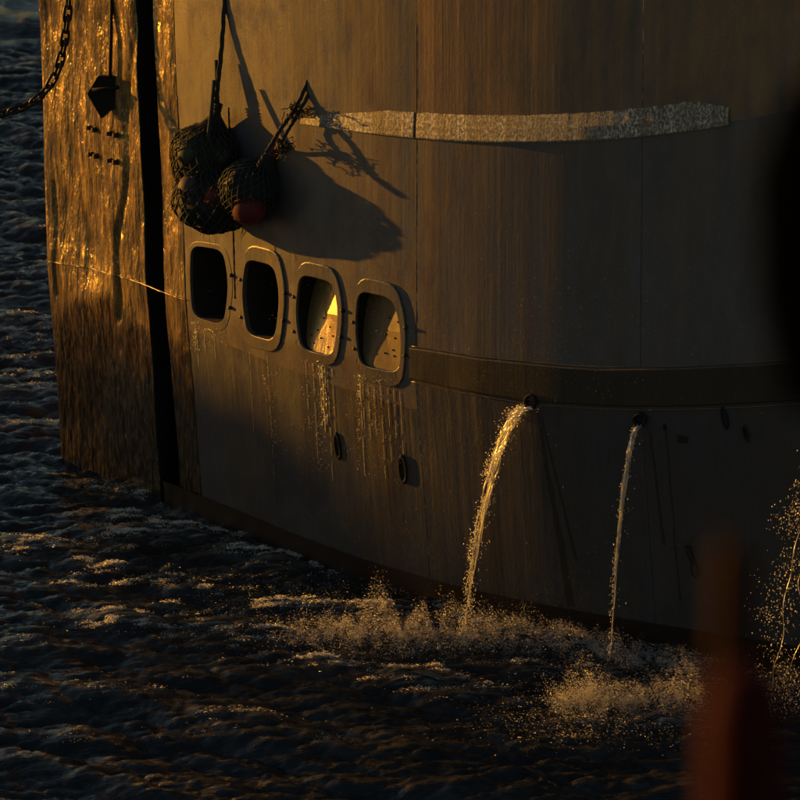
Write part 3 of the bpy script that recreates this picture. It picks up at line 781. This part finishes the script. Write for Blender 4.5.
e3 = stream((838, 440), (770, 712),   .20, .50, 3200, 'broken spray falling at the right edge of the picture', spread=.1, ns=3)

def spray_cloud(poly, n, h, rmin, rmax, name, label, pw=2.2, back=0):
    """drops over a patch of sea given by photo places; heights thin out upwards"""
    out = []; P_ = np.array(poly, float)
    cum = 0
    while len(out) < n:
        k = rng.integers(len(P_)); x, y, sx, sy, hh = P_[k]
        px = rng.normal(x, sx); py = rng.normal(y, sy)
        p = at(px, py, Z=0); q = inv_y(px)
        if p.y > q - .02: p.y = q - .02 - abs(rng.normal(0, .08))
        cl = .75 + .7 * mnoise.noise(Vector((p.x * 5.1, p.y * 1.2, .5))) + .4 * mnoise.noise(Vector((p.x * 14, p.y * 4, 3)))
        p.z = max(0.0, cl) * hh * rng.random() ** pw
        g_ = mnoise.fractal(Vector((p.x * 9 + p.z * 3, p.y * 3, p.z * 11)), .6, 2.1, 4)
        if g_ + .35 * rng.normal() < .05: continue
        out.append(tuple(p))
    C = np.array(out); drops(name, C, rng.uniform(rmin, rmax, n) * (.6 + .8 * rng.random(n) ** 3), M['spray'], label=label, cat='spray')
_wy = [(proj(surf0(u, 1.0))[0], surf0(u, 1.0)) for u in np.arange(U0, U1, 8)]
_wx = np.array([q[1][0] for q in _wy]); _wyy = np.array([q[1][1] for q in _wy])
def inv_y(px): return float(np.interp((px - 400) / 100, _wx, _wyy))
spray_cloud([(345, 634, 16, 8, .34), (370, 636, 16, 8, .42), (395, 637, 15, 8, .5), (420, 637, 15, 8, .48), (450, 638, 15, 8, .40), (480, 638, 16, 8, .34), (510, 638, 16, 7, .30), (540, 640, 16, 7, .22), (310, 634, 24, 9, .12), (570, 644, 18, 7, .2), (600, 650, 20, 6, .16), (640, 660, 22, 6, .14), (680, 668, 20, 6, .14), (400, 640, 60, 10, .15)], 50000, .5, .0016, .0066,
            'spray', 'golden splash thrown up along the hull around the foot of the wide stream', pw=1.7)
spray_cloud([(570, 706, 12, 7, .34), (590, 706, 12, 7, .44), (620, 706, 14, 6, .36), (655, 706, 16, 6, .30), (685, 704, 12, 6, .32), (620, 692, 34, 7, .1), (600, 724, 60, 12, .25)], 22000, .5, .0022, .0065,
            'spray', 'golden splash near the lower edge, under the thin stream', pw=1.7)
spray_cloud([(640, 655, 50, 10, .14), (560, 640, 60, 9, .12), (460, 618, 60, 9, .14), (330, 590, 50, 12, .08), (120, 480, 50, 8, .06), (260, 620, 80, 14, .05)], 6000, .5, .002, .0055,
            'fine_spray', 'fine scattered drops over the water along the ship side')
spray_cloud([(775, 690, 20, 8, .35), (800, 700, 20, 10, .4)], 2500, .5, .003, .007, 'spray', 'splash at the right edge under the broken spray')
# drops flying close to the plating and water running down it
n = 2600; C = []
for i in range(n):
    k = rng.random()
    if k < .55: px = rng.normal(500, 90); py = rng.normal(330, 80)
    elif k < .8: px = rng.normal(430, 70); py = rng.normal(450, 50)
    else: px = rng.normal(540, 120); py = rng.normal(560, 40)
    px = min(780, max(200, px)); py = min(pv(W1, px) - 4, max(150, py))
    C.append(tuple(hp(px, py, float(rng.uniform(.03, .35)))))
drops('flying_drops', C, rng.uniform(.0012, .0036, n), M['spray'], label='tiny bright drops flying in front of the grey plating', cat='drops')
C = []; Rr = []
def run(x0, y0, y1, n, sd, r0, r1, drift=.06):
    for i in range(n):
        py = y0 + (y1 - y0) * rng.random() ** 1.4; px = x0 + (py - y0) * drift + rng.normal(0, sd) + 1.5 * mnoise.noise(Vector((py * .08, x0, 0)))
        C.append(tuple(hp(px, py, float(rng.uniform(.004, .03))))); Rr.append(rng.uniform(r0, r1))
run(322, 360, 425, 120, 1.8, .002, .006, .06); run(320, 420, 470, 60, 4, .0015, .004); run(313, 358, 480, 130, 9, .0012, .003)
run(360, 375, 400, 40, .8, .002, .005); run(359, 390, 470, 50, .7, .0015, .004, 0.01); run(380, 372, 430, 110, 11, .0012, .003); run(380, 420, 480, 80, 12, .001, .003)
run(366, 374, 378, 30, 5, .002, .006); run(385, 379, 383, 30, 6, .002, .005, 0)
run(208, 328, 348, 60, 9, .0015, .004); run(196, 322, 350, 50, 1.5, .002, .005); run(272, 372, 470, 70, 4, .001, .0035)
q = MB()
def thread(x0, y0, y1, dr=.06, r_=.0035):
    y = y0; x = x0
    while y < y1:
        L = random.uniform(6, 26); pts = []; rs = []
        k = max(4, int(L / 1.6))
        for i in range(k):
            yy = y + L * i / (k - 1); xx = x + dr * (yy - y0) + .5 * mnoise.noise(Vector((yy * .11, x0, 0)))
            pts.append(hp(xx, yy, .006)); rs.append(max(.0008, r_ * (.7 + .7 * mnoise.noise(Vector((yy * .5, x0, 2)))) * math.sin(math.pi * (i + .6) / (k + .2)) ** .5))
        q.tube(pts, rs, 5); y += L + random.uniform(0, 8)
for x0, y0, y1, r_ in ((322, 366, 432, .0085), (324.5, 367, 425, .006), (319.5, 366, 405, .005), (327, 368, 470, .0035), (313, 363, 455, .003), (332, 369, 440, .003), (306, 361, 420, .0025),
        (360, 383, 470, .0042), (362.5, 384, 420, .0035), (368, 385, 440, .003), (374, 386, 425, .003), (381, 387, 470, .003), (388, 388, 450, .003), (394, 389, 430, .003), (400, 391, 465, .0028),
        (197, 330, 365, .004), (205, 333, 352, .003), (215, 335, 360, .003), (250, 352, 420, .0022), (268, 356, 470, .0025)):
    thread(x0, y0, y1, .055, r_)
tag(q.build('water_threads', M['stream'], smooth=True), 'thin threads of water running down the plating under the freeing ports', 'water', None, 'stuff')
n = len(C)
drops('trickling_water', C, Rr, M['stream'], (np.tile([[0.05, -.05, -1.0]], (n, 1)), rng.uniform(1, 4, n)), label='water glinting as it trickles down below the freeing ports', cat='water drops')

# froth on the crests beside the stern: drops on the sea mesh stand in for amber reflections
near_ = np.where((V[:, 0] > -4.6) & (V[:, 0] < 3.5) & (V[:, 1] > -4) & (V[:, 1] < 14))[0]; Q = V[near_]
q = Q - np.array(CAM); fz = q @ np.array(FWD); qx = 400 + 100 * D * (q @ np.array(RT)) / fz; qy = 400 - 100 * D * (q @ np.array(UP)) / fz
zone = np.exp(-((qx - 125) / 75) ** 2 - ((qy - 556) / 45) ** 2) * 1.0 + .7 * np.exp(-((qx - 250) / 110) ** 2 - ((qy - 615) / 26) ** 2) + .35 * np.exp(-((qx - 20) / 35) ** 2 - ((qy - 345) / 30) ** 2) + .5 * np.exp(-((qx - 150) / 80) ** 2 - ((qy - 492) / 16) ** 2) + .35 * np.exp(-((qx - 480) / 160) ** 2 - ((qy - 670) / 18) ** 2) + .5 * np.exp(-((qx - 255) / 60) ** 2 - ((qy - 545) / 14) ** 2) + .03
zone += .8 * np.exp(-((qy - (np.polyval(W1, (qx - 400) / 400) + 7)) / 7) ** 2) * (qx > 130) * (qx < 720) + .25 * np.exp(-((qx - 330) / 150) ** 2 - ((qy - 650) / 12) ** 2)
patch_ = samp(B_[1], n2, L2, Q[:, 0] * .35 + 3, Q[:, 1] * 1.1); fine_ = samp(B_[0], n2, L2, Q[:, 0] * .8 + 1, Q[:, 1] * 3.5)
crest = np.clip((Q[:, 2] + .02) / .05, 0, 2) ** 1.5 * np.clip(patch_, 0, 2) * np.clip(fine_ - .2, 0, 2) * zone
crest[qy < 150] = 0
pk = rng.choice(len(Q), 60000, p=crest / crest.sum()); Cf = Q[pk] + rng.normal(0, 1, (60000, 3)) * [.03, .03, .004] + [0, 0, .004]
st_ = np.tile([[1.0, .12, 0]], (60000, 1)); drops('froth_glints', Cf, rng.uniform(.0010, .0042, 60000) * (.6 + rng.random(60000) ** 4), M['stream'], (st_, rng.uniform(1, 4, 60000)), label='amber drops standing in for reflections in broken lines along the wave crests beside the stern', cat='froth_glints')

# ------------------------------------------------------------------ out of focus things close to the camera
def near(px, py, d_):
    return CAM + ray(px, py).normalized() * d_
ND = 9.0; s = ND / D * .01   # metres per photo pixel at that distance
e = tag(empty('marker_buoy', near(745, 900, ND)), 'blurred orange pole over a dark red float, close in front at the lower right', 'marker buoy')
a = near(733, 950, ND); ax = Vector((0, 0, 1))
q = MB(); top = near(733, 540, ND); H = (top - near(733, 950, ND)).length
q.lathe(top + Vector((0, 0, -H)), (0, 0, 1), [(0, 20 * s), (H - 20 * s, 19 * s), (H - 6 * s, 15 * s), (H, 5 * s)], 16); q.build('pole', M['orange'], e)
q = MB(); c = near(745, 720, ND)
q.lathe(c + Vector((0, 0, -250 * s)), (0, 0, 1), [(0, 20 * s), (40 * s, 42 * s), (250 * s, 44 * s), (292 * s, 36 * s), (305 * s, 18 * s)], 20); q.build('float_body', M['darkred'], e)
e = tag(empty('rubber_fender', near(845, 220, ND)), 'blurred black fender hanging close in front at the right edge', 'fender')
q = MB(); c = near(836, 410, ND)
q.lathe(c, (0, 0, 1), [(0, 18 * s), (15 * s, 56 * s), (120 * s, 80 * s), (240 * s, 84 * s), (330 * s, 56 * s), (352 * s, 18 * s)], 20); q.build('fender_body', M['rubber'], e)
q = MB(); q.tube([c + Vector((0, 0, 345 * s)), c + Vector((0, 0, 900 * s))], 6 * s, 8); q.build('lanyard', M['rope'], e)
for o in bpy.data.objects:
    if '_w' in o.keys(): del o['_w']
print('tris', sum(len(o.data.loops) for o in bpy.data.objects if o.type == 'MESH'))
